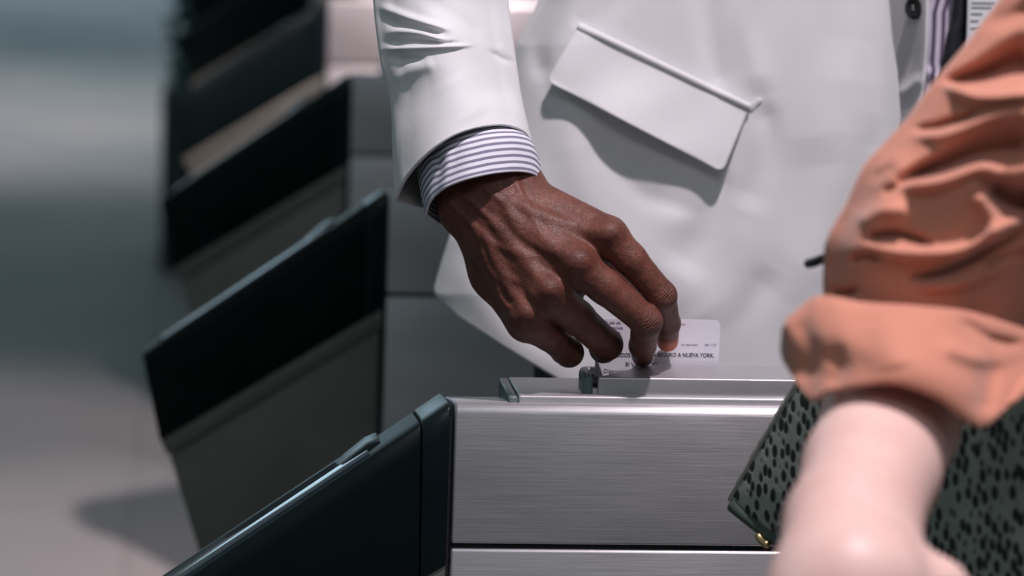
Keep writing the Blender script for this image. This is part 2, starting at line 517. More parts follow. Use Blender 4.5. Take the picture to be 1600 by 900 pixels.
# ------------------------------------------------------------------ planter with foliage behind the row
pl = empty('leafy_planter', (0, 0, 0))
tag(pl, 'dark blue green leafy hedge in a planter beyond the last turnstile, far blurred', 'plant')
hx = at(252, 200, 5.9)[0]
box('planter_box', (hx, 5.9, 0), (hx + .55, 6.3, .45), vary('planter_dark', (.03, .04, .045), .6), pl, .01)
LEAF = [vary('leaf_%d' % i, c, .4, 0, .3, 9) for i, c in enumerate([(.02, .08, .075), (.03, .15, .10), (.10, .19, .26)])]
for k in range(3):
    V = []; Fa = []
    for i in range(700):
        c = np.array([hx + .03 + rng.random() * .5, 5.9 + rng.random() * .38, .4 + rng.random() * 1.3])
        a = rng.normal(size=3); a /= np.linalg.norm(a); b = np.cross(a, rng.normal(size=3)); b /= np.linalg.norm(b); L = .045
        o0 = len(V); V += [c - a * L, c + b * L * .5, c + a * L, c - b * L * .5]; Fa.append((o0, o0 + 1, o0 + 2, o0 + 3))
    tag(mesh('foliage', V, Fa, LEAF[k], pl), kind='stuff')

# ------------------------------------------------------------------ the man: hand and forearm
def H(px, py, y): return at(px, py, y)
fingers = {
    'index': [(H(950, 369, .014), .0130), (H(985, 405, .012), .0110), (H(1034, 462, .014), .0100), (H(1043, 505, .042), .0086), (H(1043, 533, .0605), .0076)],
    'middle': [(H(901, 414, .002), .0136), (H(945, 448, .002), .0117), (H(1010, 502, .004), .0106), (H(1004, 540, .036), .0090), (H(1004, 556, .0600), .0078)],
    'ring': [(H(857, 457, .004), .0130), (H(902, 496, .024), .0118), (H(948, 538, .042), .0108), (H(943, 545, .054), .0094), (H(934, 530, .058), .0080)],
    'pinky': [(H(824, 494, .012), .0120), (H(856, 522, .032), .0108), (H(889, 551, .048), .0098), (H(880, 548, .060), .0086), (H(868, 535, .066), .0074)],
    'thumb': [(H(850, 330, .085), .0150), (H(950, 400, .105), .0135), (H(1000, 480, .108), .0110), (H(1012, 545, .0925), .0088)],
}
palm = [  # a, b, ra, rb
    (H(800, 303, .058), H(950, 369, .018), .0175, .0135),
    (H(782, 308, .052), H(901, 414, .006), .0185, .0140),
    (H(762, 315, .052), H(857, 457, .008), .0185, .0135),
    (H(745, 325, .058), H(824, 494, .016), .0185, .0128),
    (H(745, 335, .066), H(778, 425, .066), .0200, .0180),
    (H(778, 425, .066), H(822, 500, .036), .0180, .0140),
    (H(930, 392, .034), H(830, 500, .034), .0140, .0130),
    (H(820, 310, .075), H(925, 385, .058), .0170, .0150),
    (H(800, 360, .070), H(880, 430, .044), .0200, .0180),
    # wrist and forearm
    (H(736, 308, .062), H(705, 170, .088), .0215, .0200),
    (H(806, 288, .062), H(755, 180, .090), .0188, .0150),
    (H(770, 298, .056), H(735, 170, .085), .0230, .0230),
    (H(735, 170, .088), H(697, 20, .128), .0230, .0260),
    (H(715, 296, .060), H(722, 330, .062), .0120, .0130),
]
veins = [
    ([(800, 272), (812, 300), (824, 328), (838, 352), (850, 372), (868, 392)], .0016),
    ([(752, 285), (765, 300), (788, 318), (800, 342), (808, 362), (840, 382), (862, 396)], .0018),
    ([(705, 318), (728, 340), (752, 362), (770, 380), (800, 392), (830, 402)], .0017),
    ([(735, 345), (748, 368), (757, 395), (765, 422), (790, 442), (800, 462)], .0017),
    ([(770, 380), (772, 405), (785, 425), (808, 440)], .0014),
    ([(757, 395), (775, 430), (782, 462), (795, 480)], .0014),
    ([(720, 300), (740, 318), (760, 336), (775, 352)], .0013),
]
tendons = [([(800, 318), (850, 340), (905, 358), (945, 366)], .0030), ([(795, 335), (840, 370), (900, 410)], .0032),
           ([(775, 350), (815, 400), (856, 452)], .0026), ([(760, 370), (790, 430), (822, 488)], .0022)]
extra = []


def sdf_hand(P, ex=True):
    d = None
    for a, b, ra, rb in palm:
        c = cap(P, a, b, ra, rb); d = c if d is None else smin(d, c, .011)
    fd = None
    for nm, ch in fingers.items():
        c = None
        for i in range(len(ch) - 1):
            e = cap(P, ch[i][0], ch[i + 1][0], ch[i][1], ch[i + 1][1]); c = e if c is None else smin(c, e, .0035)
        # knuckle: bony bump above the middle joint
        fd = c if fd is None else smin(fd, c, .0012)
    d = smin(d, fd, .005)
    if ex:
        for pts, r, k in extra:
            c = None
            for i in range(len(pts) - 1):
                e = cap(P, pts[i], pts[i + 1], r, r); c = e if c is None else np.minimum(c, e)
            d = smin(d, c, k)
    return d


def hit(px, py, y0=-.03):
    """walk along the sight line through (px,py) to the skin"""
    p = at(px, py, y0); d = p - C; d /= np.linalg.norm(d)
    for _ in range(60):
        s = float(sdf_hand(np.array([p], np.float32), False)[0]); p = p + d * s
        if s < .0001: break
    return p, d


for pts, r in veins:
    P3 = []
    for x, y in catmull(pts, 12):
        p, d = hit(x, y); P3.append(p + d * (r * .45))
    extra.append((P3, r, .0030))
for pts, r in tendons:
    P3 = []
    for x, y in catmull(pts, 8):
        p, d = hit(x, y); P3.append(p + d * (r * .75))
    extra.append((P3, r, .006))
for nm, rr in (('index', .0062), ('middle', .0066), ('ring', .006), ('pinky', .0052)):     # knuckle heads
    x, y = proj(fingers[nm][0][0]); p, d = hit(float(x) + 4, float(y) - 6); extra.append(([p + d * rr * .78, p + d * rr * .78 + np.array([.001, 0, 0])], rr, .006))
pts_all = np.array([H(660, 20, .1), H(1075, 590, .1), H(700, 590, -.02)])
lo = (at(655, 300, .06)[0], -.030, at(800, 590, .03)[2]); hi = (at(1075, 300, .04)[0], .165, at(800, 40, .09)[2])
V, Fc = nets(lambda P: sdf_hand(P), lo, hi, .0009)
V = laplace(V, Fc, 3, .5)
man = empty('person', (.45, .6, 0))
tag(man, 'man in white jacket and striped shirt cuff pushing a card into the reader', 'person')
def child(o):
    o.parent = man; o.matrix_parent_inverse = Matrix.Translation((-.45, -.6, 0)); return o
hand = child(mesh('hand', V, Fc, SKIN)); hand['label'] = 'dark brown right hand with raised veins pinching the card'
tipc = fingers['index'][-1][0]
dist = np.linalg.norm(V - (tipc + np.array([.003, -.002, -.002])), axis=1)
pad_glow_mask = np.clip((.0155 - dist) / .008, 0, 1)
dt = np.linalg.norm(V - fingers['thumb'][-1][0], axis=1); pad_glow_mask = np.maximum(pad_glow_mask, np.clip((.014 - dt) / .006, 0, 1))
fattr(hand, 'pad', pad_glow_mask)
wrv = np.zeros(len(V)); wsv = np.zeros(len(V))
for nm in ('index', 'middle', 'ring', 'pinky'):
    ch = fingers[nm]
    for j, rad in ((2, .0125), (0, .013)):
        c = ch[j][0]; ax = ch[3 if j == 2 else 1][0] - ch[j - 1 if j else 0][0] if j else ch[1][0] - ch[0][0]
        ax = (ch[2][0] - ch[1][0]) + (ch[3][0] - ch[2][0]) if j == 2 else ch[1][0] - ch[0][0]
        ax = ax / np.linalg.norm(ax)
        rel = V - c; s = rel @ ax; w_ = np.exp(-(s / (.007 if j else .006)) ** 2) * np.clip((rad * 1.3 - np.linalg.norm(rel, axis=1)) / .004, 0, 1)
        w_ *= (1.0 if j else .35)
        mk = w_ > wrv; wrv = np.where(mk, w_, wrv); wsv = np.where(mk, s, wsv)
fattr(hand, 'wr', wrv); fattr(hand, 'ws', wsv)

# ------------------------------------------------------------------ cloth tubes
def ring(near, far, yc, ry, n=40, p=1.0):
    a = catmull(near, n); b = catmull(far, n)[::-1][1:-1]
    s = np.linspace(0, 1, n); ya = yc - ry * np.sin(np.pi * s) ** p
    s2 = np.linspace(1, 0, n)[1:-1]; yb = yc + ry * np.sin(np.pi * s2) ** p
    return np.vstack([np.c_[a, ya], np.c_[b, yb]])


def ell(L, Rr, sn, sf, ax=(0, 1), n=9):
    """near and far polylines of an elliptical ring with sag sn (near) and sf (far) pixels along ax"""
    L = np.array(L, float); Rr = np.array(Rr, float); mid = (L + Rr) / 2; h = (Rr - L) / 2; ax = np.array(ax, float)
    ph = np.linspace(np.pi, 0, n)
    return [tuple(mid + np.cos(t) * h + np.sin(t) * ax * sn) for t in ph], [tuple(mid + np.cos(t) * h + np.sin(t) * ax * sf) for t in ph]


def tube(name, rings, nrows, mat, strokes=(), thick=.0015, rimn=1, uvscale=True, nfull=None, amp_far=0):
    """rings: list of arrays (m,3) of (px,py,y); lofted with catmull between"""
    A = np.array(rings); k, mm, _ = A.shape
    rows = np.stack([catmull_idx(A[:, j], nrows) for j in range(mm)], 1)        # nrows, mm, 3
    px, py, y = rows[..., 0], rows[..., 1], rows[..., 2].copy()
    if len(strokes):
        half = (mm + 2) // 2
        msk = np.zeros(mm); jj = np.arange(half); msk[:half] = np.clip(np.sin(np.pi * jj / (half - 1)) * 2.2, 0, 1)
        y += relief(px, py, strokes) * msk[None]
    P = at_arr(px, py, y)
    V = P.reshape(-1, 3)
    o = mesh(name, V, [f[::-1] for f in grid_faces(nrows, mm, True)], mat)
    # uv in metres
    u = np.zeros((nrows, mm)); u[:, 1:] = np.cumsum(np.linalg.norm(np.diff(P, axis=1), axis=2), 1)
    v = np.zeros((nrows, mm)); v[1:] = np.cumsum(np.linalg.norm(np.diff(P, axis=0), axis=2), 0); v = v - v[-1:]
    add_uv(o, np.stack([u, v], -1).reshape(-1, 2))
    if thick:
        sm = o.modifiers.new('solid', 'SOLIDIFY'); sm.thickness = thick; sm.offset = 1 if False else -1
    return o, P


def catmull_idx(P, n):
    k = len(P)
    if k == 2:
        t = np.linspace(0, 1, n)[:, None]; return P[0] * (1 - t) + P[1] * t
    E = np.vstack([2 * P[0] - P[1], P, 2 * P[-1] - P[-2]])
    u = np.linspace(0, k - 1, n); i = np.clip(u.astype(int), 0, k - 2); t = (u - i)[:, None]
    p0, p1, p2, p3 = E[i], E[i + 1], E[i + 2], E[i + 3]
    return .5 * ((2 * p1) + (-p0 + p2) * t + (2 * p0 - 5 * p1 + 4 * p2 - p3) * t ** 2 + (-p0 + 3 * p1 - 3 * p2 + p3) * t ** 3)


rs = []
for L, Rr, sn, sf, yc, ry in [((640, -620), (880, -640), 0, 0, .36, .065), ((610, -380), (830, -390), 0, 0, .25, .056), ((590, -160), (802, -160), 0, 0, .16, .050), ((582, -60), (796, -60), 0, 0, .14, .050), ((583, 0), (795, 0), -2, 8, .130, .050),
                              ((589, 60), (802, 60), -6, 14, .115, .050), ((597, 110), (809, 110), -12, 22, .104, .048),
                              ((610, 165), (815, 150), -20, 34, .094, .046), ((613, 240), (824, 190), -42, 48, .082, .043), ((616, 313), (832, 224), -66, 58, .070, .040)]:
    nr, fr = ell(L, Rr, sn, sf); rs.append(ring(nr, fr, yc, ry, 60))
rs[-1] = ring([(616, 313), (622, 298), (634, 276), (655, 251), (682, 227), (715, 208), (755, 197), (790, 195), (818, 204), (832, 222)],
              [(616, 313), (640, 322), (665, 327), (700, 328), (760, 308), (805, 270), (832, 222)], .070, .040, 60)
slv_str = [([(586, 8), (640, 28), (700, 46)], (7, 5), -.0050), ([(596, 28), (640, 42), (690, 52)], (6, 5), .0030), ([(602, 50), (650, 50), (700, 66)], (7, 4), -.0045),
           ([(594, 66), (650, 64), (720, 68)], (4, 3), .0030), ([(590, 77), (650, 75), (735, 71)], (4, 3), -.0040), ([(592, 88), (625, 92), (660, 92)], (9, 5), .0040),
           ([(612, 128), (640, 112), (680, 98)], (9, 12), -.0025), ([(766, 80), (785, 92), (808, 98)], (4, 5), .0030), ([(640, -20), (700, 20), (760, 60)], (16, 12), .0018),
           ([(780, 70), (795, 84), (812, 88)], (5, 5), -.0020), ([(622, 150), (630, 220), (640, 280)], 16, .0012), ([(700, 120), (740, 190)], 30, -.0012)]
o, _ = tube('jacket_sleeve', rs, 230, LINEN, slv_str, .0022); child(o)
o.data.materials.append(LINING); o.modifiers['solid'].material_offset = 1; o.modifiers['solid'].material_offset_rim = 0

# shirt cuff
rs = []
for L, Rr, sn, sf, yc, ry in [((645, 190), (790, 160), -15, 25, .092, .028), ((650, 240), (812, 200), -26, 34, .080, .031), ((654, 284), (839, 240), -44, 40, .069, .037), ((664, 338), (846, 282), -45, 48, .064, .034)]:
    nr, fr = ell(L, Rr, sn, sf); rs.append(ring(nr, fr, yc, ry, 50, .9))
rs[-1] = ring([(664, 338), (667, 322), (677, 307), (694, 294), (722, 282), (762, 272), (802, 268), (832, 271), (850, 284)],
              [(664, 338), (688, 352), (720, 356), (790, 335), (830, 310), (850, 284)], .058, .040, 50, .8)
cuf_str = [([(672, 235), (688, 262), (676, 320)], 6, .0020), ([(700, 225), (698, 262), (690, 300)], 7, -.0020), ([(740, 205), (752, 275)], 14, .0008), ([(800, 200), (806, 270)], 12, -.0010)]
o, _ = tube('shirt_cuff', rs, 80, STRIPE, cuf_str, .0018); child(o); o['label'] = 'white cuff with grey stripes'

# ------------------------------------------------------------------ jacket body
Ltab = np.array([(-260, 1000), (-160, 935), (-80, 890), (0, 850), (70, 814), (160, 786), (250, 758), (320, 730), (375, 706), (420, 692), (460, 680), (500, 680), (620, 680)], float)
def hemy(px): return np.interp(px, [660, 680, 720, 800, 905, 1000, 1200, 1500], [448, 461, 497, 546, 606, 640, 690, 720])
Y0 = .30
JSTR = [([(1100, -40), (1110, 60), (1128, 150)], (26, 18), .0065), ([(1180, -60), (1165, 40), (1192, 150)], (20, 24), -.005), ([(1190, 155), (1200, 230), (1165, 330)], (16, 30), .0055),
        ([(1270, -60), (1262, 80), (1280, 260)], (40, 50), -.006), ([(960, -60), (930, 10), (900, 50)], (40, 16), .007), 
        ([(1130, 260), (1110, 340), (1060, 430)], (14, 40), .006), ([(1060, 300), (1040, 400), (1120, 520)], (26, 60), -.006), ([(880, 180), (930, 330), (1080, 480)], (30, 40), -.005),
        ([(850, 130), (838, 60), (862, -20)], (16, 22), .008), ([(1330, 60), (1300, 300), (1240, 480)], 40, -.006), ([(1380, 180), (1340, 340), (1300, 500)], 26, .005),
        ([(1210, 420), (1160, 500), (1150, 600)], 26, .005), ([(700, 400), (790, 520), (900, 590)], 24, -.004), ([(930, 210), (1000, 300), (1090, 330)], (24, 18), .004)]
def jy(px, py):
    left = np.interp(py, Ltab[:, 0], Ltab[:, 1])
    s = np.clip((px - left) / 150, 0, 1)
    roll = .075 * (1 - np.sqrt(np.clip(1 - (1 - s) ** 2, 0, 1)))
    xr = np.clip((px - 1370) / 70, 0, 2)
    lean = (py - 250) / 2050 * .06          # the coat hangs out towards its hem
    return Y0 + roll + .05 * xr ** 2 - lean * .6 + .02 * ((px - 1150) / 400) ** 2 + .55 * relief(px, py, JSTR)


nr, nc = 190, 200
px = np.zeros((nr, nc)); py = np.zeros((nr, nc))
for j in range(nc):
    u = j / (nc - 1)
    for_top = -260
    for i in range(nr):
        v = i / (nr - 1)
        py[i, j] = v
u = (np.linspace(0, 1, nc) ** 1.35)[None, :].repeat(nr, 0)
for it in range(4):       # columns follow the left contour, rows end on the hem
    lft = np.interp(py if it else np.linspace(-260, 600, nr)[:, None].repeat(nc, 1), Ltab[:, 0], Ltab[:, 1])
    if it == 0: py = np.linspace(-260, 600, nr)[:, None].repeat(nc, 1)
    edge = 1392 + 16 * np.clip((py - 0) / 180, -1, 1)
    px = lft + u * (edge + 40 - lft)
    hb = hemy(px[-1])
    hb[0] = 460
    py = -260 + np.linspace(0, 1, nr)[:, None] * (hb[None, :] + 260)
lft = np.interp(py, Ltab[:, 0], Ltab[:, 1]); px = lft + u * (np.interp(py, [-260, 0, 60, 110, 180, 700], [1375, 1389, 1394, 1402, 1407, 1407]) - lft)
yy = jy(px, py)
front = at_arr(px, py, yy)
# back panel closes the coat behind the same side seam
back = front.copy(); k_ = np.linspace(0, 1, nc)[None, :]
back[..., 1] = front[:, :1, 1] + .10 * np.sqrt(np.clip(1 - (1 - k_) ** 2, 0, 1)) + .05 * k_ + .001
V = np.vstack([front.reshape(-1, 3), back[:, 1:].reshape(-1, 3)])
faces = grid_faces(nr, nc)
ncb = nc - 1; off = nr * nc
for i in range(nr - 1):
    faces.append((i * nc, (i + 1) * nc, off + (i + 1) * ncb, off + i * ncb))
faces += [f[::-1] for f in grid_faces(nr, ncb, False, off)]
jk = child(mesh('jacket', V, [f[::-1] for f in faces], LINEN)); jk['label'] = 'white linen jacket body'
sm = jk.modifiers.new('solid', 'SOLIDIFY'); sm.thickness = .0025; sm.offset = -1

# flap pocket with its welt
def on_coat(name, corners, nu, nv, offf, thick, mat, parent, rnd=.10, bev=.0008):
    """slab following the coat surface; corners TL, TR, BR, BL in px; offf(u,v) = stand-off in m"""
    TL, TR, BR, BL = [np.array(c, float) for c in corners]
    U, Vv = np.meshgrid(np.linspace(0, 1, nu), np.linspace(0, 1, nv))
    U0 = U.copy()
    if rnd:      # round the two lower corners
        ins = rnd * (1 - np.sqrt(np.clip(1 - np.clip((Vv - (1 - rnd * 3)) / (rnd * 3), 0, 1) ** 2, 0, 1)))
        U = ins + U * (1 - 2 * ins)
    Pq = (TL * (1 - U)[..., None] + TR * U[..., None]) * (1 - Vv)[..., None] + (BL * (1 - U)[..., None] + BR * U[..., None]) * Vv[..., None]
    y = jy(Pq[..., 0], Pq[..., 1])
    a = at_arr(Pq[..., 0], Pq[..., 1], y - offf(U0, Vv) - thick); b = at_arr(Pq[..., 0], Pq[..., 1], y - offf(U0, Vv))
    n0 = nu * nv
    V = np.vstack([a.reshape(-1, 3), b.reshape(-1, 3)])
    f = [q[::-1] for q in grid_faces(nv, nu)] + grid_faces(nv, nu, False, n0)
    rim = [j for j in range(nu)] + [i * nu + nu - 1 for i in range(1, nv)] + [(nv - 1) * nu + j for j in range(nu - 2, -1, -1)] + [i * nu for i in range(nv - 2, 0, -1)]
    for a_, b_ in zip(rim, rim[1:] + rim[:1]): f.append((a_, b_, b_ + n0, a_ + n0))
    o = child(mesh(name, V, f, mat)); fixn(o)
    bevel(o, bev, 2, 50)
    return o


on_coat('pocket_flap', [(903, 42), (1169, 173), (1129, 270), (853, 126)], 60, 28,
        lambda u, v: .001 + .0135 * v ** 1.2 * (1 - .25 * np.sin(u * 9)) + .0012 * np.sin(u * 14 + v * 3) * v, .003, LINEN, man, .035, .0012)
on_coat('pocket_welt', [(905, 34), (1174, 162), (1171, 173), (900, 45)], 50, 5,
        lambda u, v: .0015 + .002 * np.sin(v * np.pi), .0035, LINEN, man, 0, .0012)
on_coat('pocket_tack', [(1186, 152), (1191, 157), (1174, 174), (1168, 168)], 6, 4, lambda u, v: 0 * u + .0002, .0012, LINEN, man, 0, .0005)

# the inner edge of the coat front, its button, the shirt and tie beyond
def sheet(name, rows, nr_, nc_, mat, strokes=(), thick=.002, parent=None):
    """rows: list of rows of (px,py,y) control points, lofted into a smooth sheet"""
    A = np.array([catmull_idx(np.array(r, float), nc_) for r in rows])
    G = np.stack([catmull_idx(A[:, j], nr_) for j in range(nc_)], 1)
    if len(strokes): G[..., 2] += relief(G[..., 0], G[..., 1], strokes)
    P = at_arr(G[..., 0], G[..., 1], G[..., 2])
    o = mesh(name, P.reshape(-1, 3), [f[::-1] for f in grid_faces(nr_, nc_)], mat)
    uu = np.zeros(P.shape[:2]); uu[:, 1:] = np.cumsum(np.linalg.norm(np.diff(P, axis=1), axis=2), 1)
    vv = np.zeros(P.shape[:2]); vv[1:] = np.cumsum(np.linalg.norm(np.diff(P, axis=0), axis=2), 0)
    add_uv(o, np.stack([uu, vv], -1).reshape(-1, 2))
    if thick: s_ = o.modifiers.new('solid', 'SOLIDIFY'); s_.thickness = thick; s_.offset = -1
    if parent: child(o) if parent is man else setattr(o, 'parent', parent)
    return o


sheet('jacket_facing', [[(1370, -260, .372), (1415, -260, .345), (1452, -260, .318)], [(1384, 0, .374), (1420, 0, .345), (1448, 0, .318)],
                        [(1390, 100, .374), (1422, 100, .347), (1444, 100, .322)], [(1396, 170, .372), (1418, 180, .350), (1434, 200, .330)], [(1396, 260, .370), (1412, 270, .355), (1424, 300, .340)]],
      60, 24, LINEN, [([(1404, 150), (1440, 122)], 8, -.004)], .0025, man)
sheet('shirt', [[(1425, -260, .372), (1480, -260, .365), (1600, -260, .36), (1780, -260, .40)], [(1425, 0, .372), (1480, 0, .365), (1600, 0, .36), (1780, 0, .40)],
                [(1420, 120, .372), (1480, 120, .362), (1600, 120, .36), (1780, 120, .40)], [(1410, 260, .375), (1480, 250, .365), (1600, 250, .365), (1780, 250, .41)], [(1405, 420, .385), (1480, 420, .38), (1600, 420, .38), (1780, 420, .42)]],
      80, 60, STRIPEV, [([(1440, 0), (1446, 120)], 5, .004), ([(1470, -50), (1462, 140)], 6, -.003), ([(1436, 105), (1470, 125)], 6, -.004)], .0015, man)
sheet('tie', [[(1494, -260, .352), (1508, -260, .346), (1524, -260, .352)], [(1490, 0, .350), (1502, 0, .344), (1517, 0, .350)], [(1478, 60, .350), (1492, 60, .344), (1511, 60, .350)], [(1468, 140, .352), (1482, 150, .346), (1498, 150, .352)]],
      40, 12, vary('navy_black_cloth', (.012, .014, .022), .7), (), .003, man)
# papers held at the chest
PAPER = vary('white_paper', (.72, .74, .76), .6, 0, .03)
doc = sheet('paper_sheet', [[(1514, -200, .332), (1580, -200, .332), (1680, -200, .332)], [(1512, 0, .332), (1580, 0, .332), (1680, 0, .332)], [(1508, 140, .332), (1580, 140, .332), (1680, 140, .332)]], 20, 20, PAPER, (), .0004)
tag(doc, 'white printed paper hanging beside the dark tie at the top edge', 'paper')
INK = vary('ink_black', (.015, .015, .02), .6); INKB = vary('ink_violet', (.07, .05, .16), .6)
for k, (x0, x1, y_) in enumerate([(1518, 1556, 4), (1518, 1552, 11), (1517, 1536, 21), (1516, 1530, 32), (1516, 1540, 44), (1518, 1570, -6), (1518, 1575, -18)]):
    a = at(x0, y_, .3315); b = at(x1, y_, .3295)
    box('print_line', (a[0], .3313, a[2] - .0005), (b[0], .3318, a[2] + .0005), vary('faded_ink', (.25, .26, .30), .7) if k == 0 else bpy.data.materials['faded_ink'], doc)

# coat button: dished disc with rim and two pale stitches
bt = at(1429, 12, .334)
def disc(name, c, nrm, r, prof, mat, n=28):
    nrm = np.array(nrm, float); nrm /= np.linalg.norm(nrm); a = np.cross(nrm, (0, 0, 1)); a /= np.linalg.norm(a); b = np.cross(nrm, a)
    V = []; Fa = []
    for q, (rr, h) in enumerate(prof):
        for i in range(n):
            t = 2 * math.pi * i / n; V.append(c + (a * math.cos(t) + b * math.sin(t)) * r * rr + nrm * h)
    Fa = grid_faces(len(prof), n, True); Fa.append(tuple(range(n))[::-1]); Fa.append(tuple(range((len(prof) - 1) * n, len(prof) * n)))
    o = mesh(name, V, Fa, mat); fixn(o); return o
bn = (-.80, -.56, .05)
b_ = child(disc('button', bt, bn, .0092, [(.9, -.0015), (1, 0), (1, .0012), (.9, .002), (.72, .0022), (.62, .0012), (.05, .0010)], vary('dark_horn', (.010, .012, .012), .5)))
for dz in (-.0012, .0012):
    a = bt + np.array(bn) / np.linalg.norm(bn) * .0022
    s_ = child(box('stitch', (a[0] - .0003, a[1] - .0009, a[2] + dz - .0004), (a[0] + .0007, a[1] + .0003, a[2] + dz + .0004), vary('pale_thread', (.6, .6, .6), .7) if dz < 0 else bpy.data.materials['pale_thread'])); s_.parent = b_; s_.matrix_parent_inverse = Matrix.Identity(4)
rs = []
for y_, L_, R_ in ((520, 838, 1190), (620, 834, 1190), (800, 850, 1180), (1400, 890, 1140), (2500, 980, 1110)):
    nr, fr = ell((L_, y_), (R_, y_), 0, 0); rs.append(ring(nr, fr, .41, .075, 40))
o, _ = tube('trousers', rs, 60, vary('dark_trouser_cloth', (.02, .028, .03), .8), [([(950, 700), (980, 1300)], 30, -.01)], .002); child(o)
# ------------------------------------------------------------------ the card
YC = .0715
def cp(px, py, y=YC): return at(px, py, y)
CARD = vary('white_card', (.80, .78, .86), .32, 0, .02, 60)
tl = cp(936, 503); 
A0 = cp(1126, 499); A1 = cp(1124, 600)
x1 = A0[0]; x0 = at(930, 560, YC)[0]; zt = at(1050, 499.5, YC)[2]; zb = zt - .054
tilt = 0.0
n = 14; rad = .004
out = []
for cx, cz, a0 in ((x1 - rad, zt - rad, 0), (x0 + rad, zt - rad, 90), (x0 + rad, zb + rad, 180), (x1 - rad, zb + rad, 270)):
    for k in range(7):
        a = math.radians(a0 + k * 15); out.append((cx + rad * math.cos(a), cz + rad * math.sin(a)))
card = prism('fare_card', out, YC, YC + .0008, CARD, None)
tag(card, 'white fare card with black Spanish lettering held upright in the reader slot', 'card')


def text(name, body, px, py, h, y, mat, parent, serif=False, bold=0, width=None, align='LEFT', shear=0, ang=0):
    """letters as flat print just proud of the card; px,py = baseline start, h = cap height in px, width in px"""
    cu = bpy.data.curves.new(name, 'FONT'); cu.body = body; cu.size = 1; cu.offset = bold; cu.shear = shear; cu.resolution_u = 3
    cu.align_x = align
    to = bpy.data.objects.new(name, cu); col.objects.link(to)
    bpy.context.view_layer.update()
    me = bpy.data.meshes.new_from_object(to.evaluated_get(bpy.context.evaluated_depsgraph_get()))
    bpy.data.objects.remove(to)
    v = np.empty(len(me.vertices) * 3); me.vertices.foreach_get('co', v); v = v.reshape(-1, 3)
    w0 = v[:, 0].max() - v[:, 0].min(); ppm = F / 2.275
    sx = (width / ppm / w0) if width else h / ppm / .70
    sz = h / ppm / .70
    base = at(px, py, y)
    off = 0 if align == 'LEFT' else 0
    P = np.zeros_like(v); xx = v[:, 0] * sx; zz = v[:, 1] * sz
    ca, sa = math.cos(ang), math.sin(ang)
    P[:, 0] = base[0] + xx * ca - zz * sa; P[:, 2] = base[2] + xx * sa + zz * ca; P[:, 1] = y
    me.vertices.foreach_set('co', P.ravel()); me.update(); me.materials.clear(); me.materials.append(mat)
    o = bpy.data.objects.new(name, me); col.objects.link(o); o.parent = parent
    return o


YT = YC - .0002
text('lettering', 'MANTEN SEGURO A NUEVA YORK.', 1116, 558.5, 6.6, YT, INK, card, bold=.018, width=127, align='RIGHT')
text('lettering', 'TODOS', 958, 557.5, 6.6, YT, INK, card, bold=.015, width=28)
text('lettering', 'SI VES ALGO', 977, 572, 6.4, YT, INK, card, bold=.012, width=52)
text('lettering', 'Díganselo', 943, 583, 7.2, YT, INK, card, width=36)
text('small_print', 'de seguridad.', 1064, 540, 3.6, YT, INKB, card, width=28)
text('small_print', 'M4 1172', 1101, 541, 4, YT, INKB, card, width=18)
text('small_print', 'tarjeta', 1059, 508, 3.6, YT, INKB, card, width=12)
for k, (b_y, s_) in enumerate([(506, 'El uso de'), (514, 'esta tarjeta'), (521, 'sujeto a'), (536, 'normas')]):
    text('small_print', s_, 944, b_y, 5, YT, INKB, card, width=26 + (k == 1) * 4, bold=.01)

# ------------------------------------------------------------------ the woman: forearm, sleeve, cuff
wom = empty('person', (.25, -.6, 0))
tag(wom, 'woman with rolled rust orange sleeve and bare forearm in the right foreground', 'person')
def childw(o):
    o.parent = wom; o.matrix_parent_inverse = Matrix.Translation((-.25, .6, 0)); return o
arm_parts = [
    (H(1440, 400, -.425), H(1408, 560, -.445), .030, .032, .02),
    (H(1408, 560, -.445), H(1391, 660, -.515), .0325, .0362, .006),
    (H(1391, 660, -.515), H(1360, 740, -.585), .0362, .0345, .006),
    (H(1360, 740, -.585), H(1331, 830, -.655), .0345, .0318, .006),
    (H(1331, 830, -.655), H(1326, 930, -.71), .0318, .0335, .012),
    (H(1298, 860, -.68), H(1262, 960, -.72), .0180, .0200, .015),
    (H(1405, 880, -.690), H(1462, 925, -.70), .0130, .0150, .012),      # root of the thumb
    (H(1462, 925, -.70), H(1500, 1010, -.71), .0150, .0120, .008),
    (H(1500, 1010, -.71), H(1500, 1080, -.71), .0120, .0095, .006),
    (H(1330, 930, -.71), H(1340, 1060, -.73), .0345, .0310, .015),
    (H(1270, 1060, -.73), H(1265, 1230, -.72), .0120, .0090, .006),
    (H(1315, 1070, -.73), H(1315, 1265, -.72), .0125, .0095, .006),
    (H(1365, 1070, -.73), H(1368, 1255, -.72), .0125, .0092, .006),
    (H(1410, 1055, -.73), H(1418, 1205, -.72), .0115, .0085, .006)]
def sdf_arm(P):
    d = None
    for a, b, ra, rb, k in arm_parts:
        c = cap(P, a, b, ra, rb); d = c if d is None else smin(d, c, k)
    return d
los = np.min([np.minimum(a, b) for a, b, *_ in arm_parts], 0) - .05; his = np.max([np.maximum(a, b) for a, b, *_ in arm_parts], 0) + .05
V, Fc = nets(sdf_arm, los, his, .0022)
V = laplace(V, Fc, 3)
childw(mesh('forearm', V, Fc, FAIR))['label'] = 'bare fair forearm and hand'

